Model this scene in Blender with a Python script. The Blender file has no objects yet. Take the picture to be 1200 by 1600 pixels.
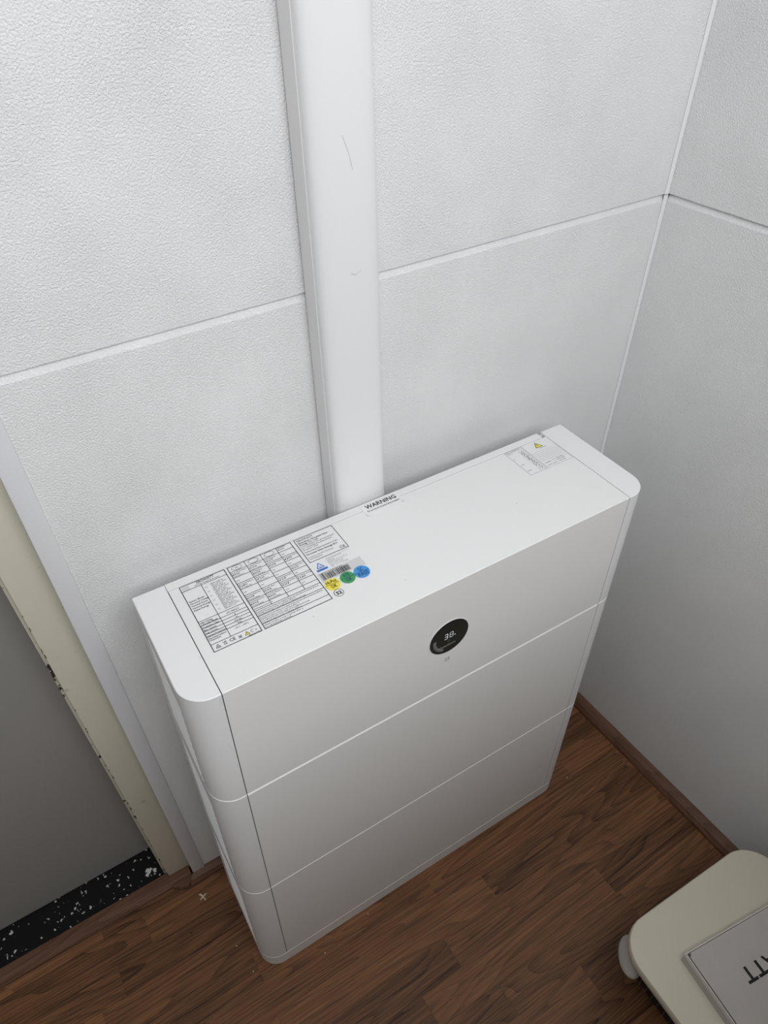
import bpy, bmesh, math, random
from mathutils import Vector, Matrix
random.seed(7)
S = bpy.context.scene
C = S.collection
PI = math.pi

# ------------------------------------------------------------------ camera
cam_d = bpy.data.cameras.new('camera')
cam = bpy.data.objects.new('camera', cam_d); C.objects.link(cam)
cam.location = (-0.0540, -0.6964, 1.4976)
cam.rotation_euler = (0.85139, 0.01987, -0.54647)
cam_d.sensor_fit = 'VERTICAL'; cam_d.sensor_height = 24.0
cam_d.lens = 1122.08 / 1600 * 24.0
cam_d.shift_x = 37.1 / 1600; cam_d.shift_y = -9.36 / 1600
cam_d.clip_start = 0.02
S.camera = cam

# ------------------------------------------------------------------ world, light, exposure
w = bpy.data.worlds.new('sky'); S.world = w; w.use_nodes = True
bg = w.node_tree.nodes['Background']
bg.inputs[0].default_value = (0.62, 0.74, 0.95, 1); bg.inputs[1].default_value = 0.6

# daylight through the roof window in the slope behind the viewer
SKY_X, SKY_Y, SKY_Z, SKY_A = 0.02, -1.38, 2.10, math.radians(50)
la = bpy.data.lights.new('roof_window_daylight', 'AREA'); la.shape = 'RECTANGLE'
la.size = 1.4; la.size_y = 0.90; la.energy = 21.9; la.color = (0.965, 0.982, 1.0)
lo = bpy.data.objects.new('roof_window_daylight', la); C.objects.link(lo)
lo.location = (SKY_X, SKY_Y, SKY_Z); lo.rotation_euler = (SKY_A, 0, 0)

S.view_settings.view_transform = 'Standard'; S.view_settings.look = 'None'
S.view_settings.gamma = 1.0; S.view_settings.use_curve_mapping = False
S.view_settings.exposure = 0.0

# ------------------------------------------------------------------ material helpers
def mat(name, col, rough=0.5, spec=0.5, metal=0.0, emit=None, coat=0.0):
    m = bpy.data.materials.new(name); m.use_nodes = True
    b = m.node_tree.nodes['Principled BSDF']
    b.inputs['Base Color'].default_value = (*col, 1)
    b.inputs['Roughness'].default_value = rough
    b.inputs['Specular IOR Level'].default_value = spec
    b.inputs['Metallic'].default_value = metal
    b.inputs['Coat Weight'].default_value = coat
    if emit:
        b.inputs['Emission Color'].default_value = (*emit[0], 1); b.inputs['Emission Strength'].default_value = emit[1]
    return m
def nt(m):
    return m.node_tree.nodes, m.node_tree.links, m.node_tree.nodes['Principled BSDF']
def add_bump(m, scale, strength, dist=0.001, detail=2.0, kind='noise', obj=True):
    n, l, b = nt(m)
    tc = n.new('ShaderNodeTexCoord')
    t = n.new('ShaderNodeTexNoise'); t.inputs['Scale'].default_value = scale; t.inputs['Detail'].default_value = detail
    l.new(tc.outputs['Object'], t.inputs['Vector'])
    bp = n.new('ShaderNodeBump'); bp.inputs['Strength'].default_value = strength; bp.inputs['Distance'].default_value = dist
    l.new(t.outputs['Fac'], bp.inputs['Height']); l.new(bp.outputs['Normal'], b.inputs['Normal'])
    return t
def mottle(m, c1, c2, scale, lo=0.35, hi=0.65, detail=3):
    n, l, b = nt(m)
    tc = n.new('ShaderNodeTexCoord'); t = n.new('ShaderNodeTexNoise'); t.inputs['Scale'].default_value = scale
    t.inputs['Detail'].default_value = detail
    l.new(tc.outputs['Object'], t.inputs['Vector'])
    r = n.new('ShaderNodeValToRGB'); r.color_ramp.elements[0].position = lo; r.color_ramp.elements[1].position = hi
    r.color_ramp.elements[0].color = (*c1, 1); r.color_ramp.elements[1].color = (*c2, 1)
    l.new(t.outputs['Fac'], r.inputs[0]); l.new(r.outputs[0], b.inputs['Base Color'])
    return r

M_wall = mat('textured_white_wallboard', (0.85, 0.85, 0.845), 0.6, 0.3)
def stipple(m):
    n, l, b = nt(m)
    tc = n.new('ShaderNodeTexCoord')
    t1 = n.new('ShaderNodeTexNoise'); t1.inputs['Scale'].default_value = 470; t1.inputs['Detail'].default_value = 4; t1.inputs['Roughness'].default_value = 0.6; t1.inputs['Distortion'].default_value = 0.15
    t2 = n.new('ShaderNodeTexNoise'); t2.inputs['Scale'].default_value = 9; t2.inputs['Detail'].default_value = 2
    l.new(tc.outputs['Object'], t1.inputs['Vector']); l.new(tc.outputs['Object'], t2.inputs['Vector'])
    mr = n.new('ShaderNodeMapRange'); mr.inputs[1].default_value = 0.38; mr.inputs[2].default_value = 0.66
    l.new(t1.outputs['Fac'], mr.inputs[0])
    mu = n.new('ShaderNodeMath'); mu.operation = 'MULTIPLY_ADD'; mu.inputs[1].default_value = 0.5; mu.inputs[2].default_value = 0.55
    l.new(t2.outputs['Fac'], mu.inputs[0])
    bp = n.new('ShaderNodeBump'); bp.inputs['Distance'].default_value = 0.00095
    l.new(mu.outputs[0], bp.inputs['Strength']); l.new(mr.outputs[0], bp.inputs['Height'])
    l.new(bp.outputs['Normal'], b.inputs['Normal'])
stipple(M_wall)
M_paint = mat('flat_white_paint', (0.78, 0.78, 0.77), 0.7, 0.2)
M_blocker = mat('blocker_warm_brown', (0.44, 0.35, 0.255), 0.5, 0.3)  # tone of the added light-blocking wall, warms the bounce near the floor
M_lowbounce = mat('low_bounce_brown', (0.16, 0.10, 0.06), 0.5, 0.3)  # dark tone put on the unseen front wall to cut bounce light
M_wood_base = mat('floor_underlay', (0.03, 0.018, 0.010), 0.8, 0.2)
M_duct = mat('white_pvc', (0.79, 0.79, 0.79), 0.38, 0.45)
def scuff(m, base, dark, scale=14, thr=0.70):
    n, l, b = nt(m)
    tc = n.new('ShaderNodeTexCoord'); mp = n.new('ShaderNodeMapping'); mp.inputs['Rotation'].default_value = (0, 0.5, 0); mp.inputs['Scale'].default_value = (1.6, 1, 0.5)
    t = n.new('ShaderNodeTexNoise'); t.inputs['Scale'].default_value = scale; t.inputs['Detail'].default_value = 6; t.inputs['Roughness'].default_value = 0.7
    l.new(tc.outputs['Object'], mp.inputs[0]); l.new(mp.outputs[0], t.inputs['Vector'])
    r = n.new('ShaderNodeValToRGB'); r.color_ramp.elements[0].position = thr; r.color_ramp.elements[1].position = thr + 0.06
    r.color_ramp.elements[0].color = (*base, 1); r.color_ramp.elements[1].color = (*dark, 1)
    l.new(t.outputs['Fac'], r.inputs[0]); l.new(r.outputs[0], b.inputs['Base Color'])
scuff(M_duct, (0.79, 0.79, 0.79), (0.66, 0.65, 0.65), 26, 0.68)
M_ductbase = mat('white_pvc_base', (0.70, 0.69, 0.69), 0.45, 0.4)
scuff(M_ductbase, (0.77, 0.76, 0.76), (0.60, 0.54, 0.55), 40, 0.68)
M_case = mat('white_powder_coat', (0.775, 0.77, 0.757), 0.42, 0.4)
add_bump(M_case, 1400, 0.06, 0.0002, 1)
M_cap = mat('white_moulded_plastic', (0.775, 0.775, 0.778), 0.45, 0.45)
scuff(M_cap, (0.775, 0.775, 0.778), (0.66, 0.66, 0.665), 30, 0.66)
M_dark = mat('dark_gap', (0.015, 0.015, 0.015), 0.8, 0.1)
M_sticker = mat('label_film', (0.77, 0.77, 0.76), 0.32, 0.5)
M_sticker_grey = mat('label_film_grey', (0.60, 0.60, 0.60), 0.32, 0.5)
M_ink = mat('black_ink', (0.012, 0.012, 0.014), 0.5, 0.3)
M_scuff = mat('grey_scuff', (0.60, 0.59, 0.58), 0.6, 0.2)
M_inkg = mat('grey_ink', (0.25, 0.26, 0.27), 0.5, 0.3)
M_yellow = mat('yellow_sticker', (0.82, 0.70, 0.08), 0.35)
M_green = mat('green_sticker', (0.045, 0.30, 0.10), 0.35)
M_blue = mat('blue_sticker', (0.05, 0.28, 0.66), 0.35)
M_navy = mat('navy_ink', (0.01, 0.03, 0.12), 0.4)
M_tuv = mat('blue_ink', (0.03, 0.16, 0.50), 0.4)
M_glass = mat('display_black_glass', (0.004, 0.004, 0.004), 0.12, 0.22)
M_ring = mat('display_ring', (0.80, 0.80, 0.79), 0.3)
M_led = mat('display_digits', (0.4, 0.4, 0.4), 0.5, 0.3, emit=((0.85, 0.9, 0.95), 0.55))
M_ledg = mat('display_dim_print', (0.10, 0.10, 0.10), 0.5, 0.3, emit=((0.8, 0.85, 0.8), 0.17))
M_ledgreen = mat('display_green_icon', (0.05, 0.12, 0.06), 0.5, 0.3, emit=((0.3, 0.8, 0.4), 0.06))
M_casing = mat('grey_white_casing', (0.69, 0.69, 0.71), 0.45, 0.4)
M_door = mat('grey_door_paint', (0.275, 0.265, 0.25), 0.5, 0.4)
add_bump(M_door, 60, 0.05, 0.001, 3)
M_steel = mat('brushed_steel', (0.55, 0.55, 0.55), 0.3, 0.5, 1.0)

M_cream = mat('chipped_cream_paint', (0.62, 0.60, 0.49), 0.45, 0.4)
def chip(m, base, wood, scale, thr):
    n, l, b = nt(m)
    tc = n.new('ShaderNodeTexCoord')
    t = n.new('ShaderNodeTexNoise'); t.inputs['Scale'].default_value = scale; t.inputs['Detail'].default_value = 4; t.inputs['Roughness'].default_value = 0.65
    t2 = n.new('ShaderNodeTexNoise'); t2.inputs['Scale'].default_value = 7; t2.inputs['Detail'].default_value = 3
    l.new(tc.outputs['Object'], t.inputs['Vector']); l.new(tc.outputs['Object'], t2.inputs['Vector'])
    ad = n.new('ShaderNodeMath'); ad.operation = 'MULTIPLY_ADD'; ad.inputs[1].default_value = 0.5; l.new(t2.outputs['Fac'], ad.inputs[0]); l.new(t.outputs['Fac'], ad.inputs[2])
    r = n.new('ShaderNodeValToRGB'); r.color_ramp.elements[0].position = thr; r.color_ramp.elements[1].position = thr + 0.02
    r.color_ramp.elements[0].color = (*base, 1); r.color_ramp.elements[1].color = (*wood, 1)
    l.new(ad.outputs[0], r.inputs[0]); l.new(r.outputs[0], b.inputs['Base Color'])
    bp = n.new('ShaderNodeBump'); bp.inputs['Strength'].default_value = 0.35; bp.inputs['Distance'].default_value = 0.002
    l.new(t2.outputs['Fac'], bp.inputs['Height']); l.new(bp.outputs['Normal'], b.inputs['Normal'])
chip(M_cream, (0.62, 0.60, 0.49), (0.50, 0.45, 0.34), 45, 0.93)
M_chipped = mat('badly_chipped_cream_paint', (0.62, 0.60, 0.49), 0.5, 0.4)
chip(M_chipped, (0.60, 0.57, 0.46), (0.05, 0.035, 0.025), 70, 0.86)

# black terrazzo with pale chips
M_terr = mat('black_terrazzo', (0.007, 0.007, 0.007), 0.6, 0.2)
n, l, b = nt(M_terr)
tc = n.new('ShaderNodeTexCoord')
dn = n.new('ShaderNodeTexNoise'); dn.inputs['Scale'].default_value = 160; l.new(tc.outputs['Object'], dn.inputs['Vector'])
mx = n.new('ShaderNodeMix'); mx.data_type = 'VECTOR'; mx.inputs[0].default_value = 0.012
l.new(tc.outputs['Object'], mx.inputs[4]); l.new(dn.outputs['Color'], mx.inputs[5])
v = n.new('ShaderNodeTexVoronoi'); v.inputs['Scale'].default_value = 150; v.inputs['Randomness'].default_value = 1.0
l.new(mx.outputs[1], v.inputs['Vector'])
sep = n.new('ShaderNodeSeparateColor'); l.new(v.outputs['Color'], sep.inputs[0])
rr = n.new('ShaderNodeMath'); rr.operation = 'MULTIPLY_ADD'; rr.inputs[1].default_value = 1.0; rr.inputs[2].default_value = -0.60
l.new(sep.outputs[0], rr.inputs[0])
lt = n.new('ShaderNodeMath'); lt.operation = 'LESS_THAN'; l.new(v.outputs['Distance'], lt.inputs[0]); l.new(rr.outputs[0], lt.inputs[1])
mc = n.new('ShaderNodeMix'); mc.data_type = 'RGBA'; mc.inputs[6].default_value = (0.007, 0.007, 0.007, 1); mc.inputs[7].default_value = (0.55, 0.56, 0.54, 1)
l.new(lt.outputs[0], mc.inputs[0]); l.new(mc.outputs[2], b.inputs['Base Color'])

# wood laminate: grain runs along local X
def wood(name, dark, light, rough=0.42, tone=0.35, rot=False):
    m = mat(name, light, rough, 0.35); n, l, b = nt(m)
    tc = n.new('ShaderNodeTexCoord'); oi = n.new('ShaderNodeObjectInfo')
    off = n.new('ShaderNodeCombineXYZ')
    for k, f in enumerate((37.0, 91.0, 13.0)):
        mu = n.new('ShaderNodeMath'); mu.operation = 'MULTIPLY'; mu.inputs[1].default_value = f
        l.new(oi.outputs['Random'], mu.inputs[0]); l.new(mu.outputs[0], off.inputs[k])
    ad = n.new('ShaderNodeVectorMath'); ad.operation = 'ADD'
    l.new(tc.outputs['Object'], ad.inputs[0]); l.new(off.outputs[0], ad.inputs[1])
    # broad cathedral figure
    mp = n.new('ShaderNodeMapping'); mp.inputs['Scale'].default_value = (15, 1.5, 3) if rot else (1.5, 15, 3)
    l.new(ad.outputs[0], mp.inputs[0])
    t1 = n.new('ShaderNodeTexNoise'); t1.inputs['Scale'].default_value = 1.0; t1.inputs['Detail'].default_value = 1.2; t1.inputs['Roughness'].default_value = 0.4
    l.new(mp.outputs[0], t1.inputs['Vector'])
    fr = n.new('ShaderNodeMath'); fr.operation = 'MULTIPLY'; fr.inputs[1].default_value = 19.0; l.new(t1.outputs['Fac'], fr.inputs[0])
    pp = n.new('ShaderNodeMath'); pp.operation = 'FRACT'; l.new(fr.outputs[0], pp.inputs[0])
    tri = n.new('ShaderNodeMath'); tri.operation = 'POWER'; tri.inputs[1].default_value = 2.2; l.new(pp.outputs[0], tri.inputs[0])
    # fine fibre
    mp2 = n.new('ShaderNodeMapping'); mp2.inputs['Scale'].default_value = (400, 8, 60) if rot else (8, 400, 60)
    l.new(ad.outputs[0], mp2.inputs[0])
    t2 = n.new('ShaderNodeTexNoise'); t2.inputs['Scale'].default_value = 1.0; t2.inputs['Detail'].default_value = 5; t2.inputs['Roughness'].default_value = 0.7
    l.new(mp2.outputs[0], t2.inputs['Vector'])
    # medium patches
    mp3 = n.new('ShaderNodeMapping'); mp3.inputs['Scale'].default_value = (60, 4, 10) if rot else (4, 60, 10)
    l.new(ad.outputs[0], mp3.inputs[0])
    t3 = n.new('ShaderNodeTexNoise'); t3.inputs['Scale'].default_value = 1.0; t3.inputs['Detail'].default_value = 2
    l.new(mp3.outputs[0], t3.inputs['Vector'])
    a1 = n.new('ShaderNodeMath'); a1.operation = 'MULTIPLY'; a1.inputs[1].default_value = -0.29; l.new(tri.outputs[0], a1.inputs[0])
    a2 = n.new('ShaderNodeMath'); a2.operation = 'MULTIPLY_ADD'; a2.inputs[1].default_value = 1.7; l.new(t2.outputs['Fac'], a2.inputs[0]); l.new(a1.outputs[0], a2.inputs[2])
    a3 = n.new('ShaderNodeMath'); a3.operation = 'MULTIPLY_ADD'; a3.inputs[1].default_value = 0.35; l.new(t3.outputs['Fac'], a3.inputs[0]); l.new(a2.outputs[0], a3.inputs[2])
    a4 = n.new('ShaderNodeMath'); a4.operation = 'MULTIPLY_ADD'; a4.inputs[1].default_value = tone; l.new(oi.outputs['Random'], a4.inputs[0]); l.new(a3.outputs[0], a4.inputs[2])
    r = n.new('ShaderNodeValToRGB'); r.color_ramp.elements[0].position = 0.05; r.color_ramp.elements[1].position = 0.95
    r.color_ramp.elements[0].color = (*dark, 1); r.color_ramp.elements[1].color = (*light, 1)
    mr = n.new('ShaderNodeMapRange'); mr.inputs[1].default_value = 0.58; mr.inputs[2].default_value = 1.58
    l.new(a4.outputs[0], mr.inputs[0]); l.new(mr.outputs[0], r.inputs[0]); l.new(r.outputs[0], b.inputs['Base Color'])
    bp = n.new('ShaderNodeBump'); bp.inputs['Strength'].default_value = 0.12; bp.inputs['Distance'].default_value = 0.0005
    l.new(t2.outputs['Fac'], bp.inputs['Height']); l.new(bp.outputs['Normal'], b.inputs['Normal'])
    return m
M_stave = wood('oak_laminate', (0.030, 0.0118, 0.0048), (0.29, 0.133, 0.058))
M_skirt = wood('brown_skirting', (0.085, 0.040, 0.024), (0.22, 0.115, 0.070), 0.45, 0.1)
M_skirt_y = wood('brown_skirting_side', (0.085, 0.040, 0.024), (0.22, 0.115, 0.070), 0.45, 0.1, True)

M_plate = mat('cream_plastic', (0.70, 0.65, 0.53), 0.35, 0.45)
M_blackpl = mat('black_plastic', (0.010, 0.010, 0.010), 0.55, 0.3)
M_wire = mat('grey_wire', (0.16, 0.15, 0.13), 0.4, 0.5)
M_lug = mat('pale_grey_plastic', (0.42, 0.385, 0.35), 0.35, 0.45)
M_carton = mat('white_carton', (0.62, 0.61, 0.60), 0.6, 0.25)
mottle(M_carton, (0.53, 0.50, 0.475), (0.56, 0.525, 0.50), 25)
M_cartonw = mat('carton_edge', (0.72, 0.70, 0.67), 0.6, 0.25)
M_crumb = mat('pale_crumb', (0.66, 0.56, 0.42), 0.8, 0.2)
M_crumbd = mat('dark_crumb', (0.02, 0.012, 0.01), 0.8, 0.2)
M_green_frame = mat('grey_green_metal', (0.25, 0.28, 0.23), 0.45, 0.4)
M_winframe = mat('white_window_frame', (0.8, 0.8, 0.8), 0.4, 0.4)

# ------------------------------------------------------------------ mesh helpers
def link(name, me, m=None, parent=None, loc=None, rotz=0.0):
    o = bpy.data.objects.new(name, me); C.objects.link(o)
    if m is not None and me is not None and not me.materials: me.materials.append(m)
    if parent: o.parent = parent
    if loc: o.location = loc
    if rotz: o.rotation_euler.z = rotz
    return o
def to_mesh(bm, name, smooth=None):
    bmesh.ops.recalc_face_normals(bm, faces=bm.faces)
    me = bpy.data.meshes.new(name); bm.to_mesh(me); bm.free()
    if smooth is not None:
        me.polygons.foreach_set('use_smooth', [True] * len(me.polygons))
        try: me.set_sharp_from_angle(angle=smooth)
        except Exception: pass
    return me
def box_bm(x0, x1, y0, y1, z0, z1, bm=None, lean=0.0):
    bm = bm or bmesh.new()
    vs = [bm.verts.new((x + lean * z, y, z)) for z in (z0, z1) for y in (y0, y1) for x in (x0, x1)]
    for f in ((0, 1, 3, 2), (4, 6, 7, 5), (0, 4, 5, 1), (2, 3, 7, 6), (0, 2, 6, 4), (1, 5, 7, 3)):
        bm.faces.new([vs[i] for i in f])
    return bm
def box(name, x0, x1, y0, y1, z0, z1, m, parent=None, bev=0.0, seg=2, lean=0.0, loc=None, rotz=0):
    bm = box_bm(x0, x1, y0, y1, z0, z1, lean=lean)
    if bev: bmesh.ops.bevel(bm, geom=list(bm.edges), offset=bev, segments=seg, affect='EDGES', profile=0.5)
    return link(name, to_mesh(bm, name, 0.6 if bev else None), m, parent, loc, rotz)
def prism_bm(prof, z0, z1, bm=None, lean=0.0, topinset=None):
    """closed plan outline extruded along z"""
    bm = bm or bmesh.new()
    a = [bm.verts.new((x + lean * z0, y, z0)) for x, y in prof]
    c = [bm.verts.new((x + lean * z1, y, z1)) for x, y in prof]
    k = len(prof)
    for i in range(k):
        j = (i + 1) % k; bm.faces.new((a[i], a[j], c[j], c[i]))
    bm.faces.new(a[::-1]); bm.faces.new(c)
    return bm
def tag(o, label, cat, group=None):
    o['label'] = label; o['category'] = cat
    if group: o['group'] = group
    return o
def struct(o, label=None):
    o['kind'] = 'structure'
    if label: o['label'] = label
    return o
def arc(cx, cy, r, a0, a1, n):
    return [(cx + r * math.cos(a0 + (a1 - a0) * i / n), cy + r * math.sin(a0 + (a1 - a0) * i / n)) for i in range(n + 1)]
def poly_z(bm, pts, z):
    vs = [bm.verts.new((x, y, z)) for x, y in pts]; bm.faces.new(vs)
def slab(bm, x0, x1, y0, y1, z0, z1): box_bm(x0, x1, y0, y1, z0, z1, bm)

_fc = {}
def text_geo(s, bold=0.0):
    """flat outline geometry of a string, unit size"""
    if (s, bold) in _fc: return _fc[(s, bold)]
    cu = bpy.data.curves.new('t', 'FONT'); cu.body = s; cu.size = 1.0; cu.resolution_u = 2; cu.fill_mode = 'FRONT'; cu.offset = bold
    o = bpy.data.objects.new('t', cu)
    me = bpy.data.meshes.new_from_object(o)
    vs = [tuple(v.co) for v in me.vertices]; fs = [tuple(p.vertices) for p in me.polygons]
    wd = max((v[0] for v in vs), default=0)
    bpy.data.objects.remove(o); bpy.data.meshes.remove(me); bpy.data.curves.remove(cu)
    _fc[(s, bold)] = (vs, fs, wd)
    return _fc[(s, bold)]
class Print:
    """collects flat print (text, rules, shapes) on a plane; to3 maps (u, v) on the sheet to 3-D"""
    def __init__(s, to3): s.v = []; s.f = []; s.to3 = to3
    def poly(s, pts):
        b = len(s.v); s.v += [s.to3(u, v) for u, v in pts]; s.f.append(tuple(range(b, b + len(pts))))
    def rect(s, u0, v0, u1, v1): s.poly([(u0, v0), (u1, v0), (u1, v1), (u0, v1)])
    def frame(s, u0, v0, u1, v1, t):
        s.rect(u0, v0, u1, v0 + t); s.rect(u0, v1 - t, u1, v1); s.rect(u0, v0, u0 + t, v1); s.rect(u1 - t, v0, u1, v1)
    def ring(s, cu, cv, ru, rv, t, n=28, a0=0, a1=2 * PI):
        for i in range(n):
            p = a0 + (a1 - a0) * i / n; q = a0 + (a1 - a0) * (i + 1) / n
            s.poly([(cu + ru * math.cos(p), cv + rv * math.sin(p)), (cu + ru * math.cos(q), cv + rv * math.sin(q)),
                    (cu + (ru - t) * math.cos(q), cv + (rv - t) * math.sin(q)), (cu + (ru - t) * math.cos(p), cv + (rv - t) * math.sin(p))])
    def line(s, u0, v0, u1, v1, t):
        d = math.hypot(u1 - u0, v1 - v0) or 1; a = -(v1 - v0) / d * t / 2; c = (u1 - u0) / d * t / 2
        s.poly([(u0 + a, v0 + c), (u1 + a, v1 + c), (u1 - a, v1 - c), (u0 - a, v0 - c)])
    def text(s, t, u, v, size, bold=0.0, width=None, center=False, rot=0.0, sx=1.0):
        vs, fs, wd = text_geo(t, bold + 0.008)
        k = size * sx
        if width: k = width / wd
        b = len(s.v); cr, sr = math.cos(rot), math.sin(rot)
        ou = -wd * k / 2 if center else 0
        for x, y, z in vs:
            a, c = x * k + ou, y * size
            s.v.append(s.to3(u + a * cr - c * sr, v + a * sr + c * cr))
        s.f += [tuple(b + i for i in f) for f in fs]
    def build(s, name, m, parent):
        me = bpy.data.meshes.new(name); me.from_pydata(s.v, [], s.f); me.update()
        return link(name, me, m, parent)

# ------------------------------------------------------------------ THE SETTING
XR, ZJ, RY = 0.883, 1.1434, 0.0162
XL, YF, ZC = -1.30, -2.05, 2.50
LEAN = -0.025

# floor: dark underlay with staves laid on it
fl = struct(box('floor', XL, XR + 0.06, YF, 0.012, -0.03, -0.0035, M_wood_base))
SW = 0.0555
row0 = -0.4085
known = {0: 0.635, 1: 0.302}
def stave(x0, x1, y0, y1):
    g = 0.00006
    bm = bmesh.new()
    lo_ = [bm.verts.new(p) for p in ((x0 + g, y0 + g, -0.0038), (x1 - g, y0 + g, -0.0038), (x1 - g, y1 - g, -0.0038), (x0 + g, y1 - g, -0.0038))]
    md = [bm.verts.new((v.co.x, v.co.y, -0.00016)) for v in lo_]
    e = 0.00016
    hi = [bm.verts.new(p) for p in ((x0 + g + e, y0 + g + e, 0), (x1 - g - e, y0 + g + e, 0), (x1 - g - e, y1 - g - e, 0), (x0 + g + e, y1 - g - e, 0))]
    for a, c in ((lo_, md), (md, hi)):
        for i in range(4):
            j = (i + 1) % 4; bm.faces.new((a[i], a[j], c[j], c[i]))
    bm.faces.new(hi)
    return link('stave', to_mesh(bm, 'stave'), M_stave, fl)
k = 8
while True:
    y1 = row0 + SW * (k); y0 = y1 - SW
    if y1 < YF: break
    if y0 < -0.002:
        yy1 = min(y1, -0.0005); yy0 = max(y0, YF)
        ks = -k
        if ks in known: st = known[ks] - 0.42 * math.ceil((known[ks] - XL) / 0.42)
        elif -k == -1 or k == 1: st = 0.302 - 0.42 * 4
        else: st = XL - random.uniform(0.02, 0.4)
        if k == 0: st = 0.635 - 0.42 * 5
        x = st
        while x < XR + 0.03:
            L = 0.42 if k in (0, 1) else random.choice((0.30, 0.38, 0.45, 0.52))
            a, c = max(x, XL), min(x + L, XR + 0.03)
            if c - a > 0.01: stave(a, c, yy0, yy1)
            x += L
    k -= 1

# back wall core behind the boards
wb = struct(box('wall_back', -0.040, XR + 0.1, 0.0125, 0.11, 0, ZC, M_paint))
def board(parent, x0b, x0t, x1, z0, z1, chamfer, rotz=0, loc=None):
    """wall board: front face at local y=0, thickness 12 mm; top edge chamfered where it shows"""
    bm = bmesh.new()
    ch, dp = (0.0085, 0.0045) if chamfer else (0.0004, 0.0004)
    prof = [(0.0, z0), (0.0, z1 - ch), (dp, z1), (0.012, z1), (0.012, z0)]
    def xl(z): return x0b + (x0t - x0b) * (z / ZC)
    L = [bm.verts.new((xl(z), y, z)) for y, z in prof]; Rr = [bm.verts.new((x1, y, z)) for y, z in prof]
    kk = len(prof)
    for i in range(kk):
        j = (i + 1) % kk; bm.faces.new((L[i], L[j], Rr[j], Rr[i]))
    bm.faces.new(L[::-1]); bm.faces.new(Rr)
    return link('wall_board', to_mesh(bm, 'wall_board'), M_wall, parent, loc, rotz)
XB, XT = -0.050, -0.050 + LEAN * ZC
board(wb, XB, XT, XR - 0.0005, 0.0, ZJ - 0.0008, True)
board(wb, XB, XT, XR - 0.0005, ZJ + 0.0008, 2 * ZJ, True)
board(wb, XB, XT, XR - 0.0005, 2 * ZJ + 0.0016, ZC, False)
# lintel wall above the door and wall left of it
wl2 = box('wall_lintel', -1.02, -0.075, 0.0, 0.11, 2.07, ZC, M_paint, wb)
wl3 = box('wall_pier', XL, -1.02, 0.0, 0.11, 0, ZC, M_paint, wb)

# right wall (runs towards the viewer, a degree off square)
wr = struct(box('wall_right', 0.0125, 0.10, YF - 0.05, 0.05, 0, ZC, M_paint, None, loc=(XR, 0, 0), rotz=RY))
def board_r(z0, z1, chamfer, y0, y1):
    bm = bmesh.new()
    ch, dp = (0.0085, 0.0045) if chamfer else (0.0004, 0.0004)
    prof = [(0.0, z0), (0.0, z1 - ch), (dp, z1), (0.012, z1), (0.012, z0)]
    L = [bm.verts.new((x, y0, z)) for x, z in prof]; Rr = [bm.verts.new((x, y1, z)) for x, z in prof]
    kk = len(prof)
    for i in range(kk):
        j = (i + 1) % kk; bm.faces.new((L[i], L[j], Rr[j], Rr[i]))
    bm.faces.new(L[::-1]); bm.faces.new(Rr)
    return link('wall_board', to_mesh(bm, 'wall_board'), M_wall, wr)
board_r(0.0, ZJ - 0.0008, True, YF, -0.001)
board_r(ZJ + 0.0008, 2 * ZJ, True, YF, -0.001)
board_r(2 * ZJ + 0.0016, ZC, False, YF, -0.001)

# corner bead of white plastic, in two lengths that meet at the board joint
def bead(z0, z1):
    bm = prism_bm([(XR - 0.0075, -0.0003), (XR - 0.0075, -0.0014), (XR - 0.0035, -0.0030), (XR - 0.0016, -0.0030), (XR - 0.0003, -0.0024), (XR - 0.0003, -0.0003)], z0, z1)
    return to_mesh(bm, 'trim')
t1 = struct(link('trim_1', bead(0.026, ZJ - 0.0006), M_duct)); t2 = struct(link('trim_2', bead(ZJ + 0.0006, ZC), M_duct))

# remaining shell: left wall, front wall with a high window, ceiling
struct(box('wall_left', XL - 0.08, XL, YF - 0.05, 0.11, 0, ZC, M_paint))
struct(box('wall_front', XL, XR + 0.1, YF - 0.08, YF, 0, SKY_Z - (SKY_Y - YF) * math.tan(SKY_A), M_lowbounce))
struct(box('ceiling', XL - 0.08, XR + 0.1, SKY_Y + (ZC - SKY_Z) / math.tan(SKY_A), 0.11, ZC, ZC + 0.08, M_paint))
# half-height wall added behind the viewer to block light low in the room
struct(box('wall_light_blocker', -1.10, XR + 0.02, -1.03, -0.95, 0, 1.24, M_blocker, None, 0.004))
# sloping roof from the ceiling edge down to the knee wall, with a framed roof window
roof = bpy.data.objects.new('ceiling_slope', None); C.objects.link(roof); struct(roof)
roof.location = (0, SKY_Y, SKY_Z); roof.rotation_euler = (SKY_A, 0, 0)
RX0, RX1, HX, HY, RT, RB = XL - 0.08, XR + 0.1, 0.73, 0.48, (ZC - SKY_Z) / math.sin(SKY_A) + 0.05, (SKY_Y - YF) / math.cos(SKY_A) + 0.05
for a in ((RX0, SKY_X - HX, -RB, RT), (SKY_X + HX, RX1, -RB, RT), (SKY_X - HX, SKY_X + HX, HY, RT), (SKY_X - HX, SKY_X + HX, -RB, -HY)):
    box('roof_board', a[0], a[1], a[2], a[3], 0.0, 0.08, M_paint, roof)
wn = bpy.data.objects.new('window_1', None); C.objects.link(wn); struct(wn)
wn.location = (SKY_X, SKY_Y, SKY_Z); wn.rotation_euler = (SKY_A, 0, 0)
for a in ((-HX, HX, -HY, -HY + 0.025), (-HX, HX, HY - 0.025, HY), (-HX, -HX + 0.025, -HY + 0.025, HY - 0.025), (HX - 0.025, HX, -HY + 0.025, HY - 0.025)):
    box('window_frame', a[0], a[1], a[2], a[3], -0.01, 0.07, M_winframe, wn, 0.003)

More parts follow.
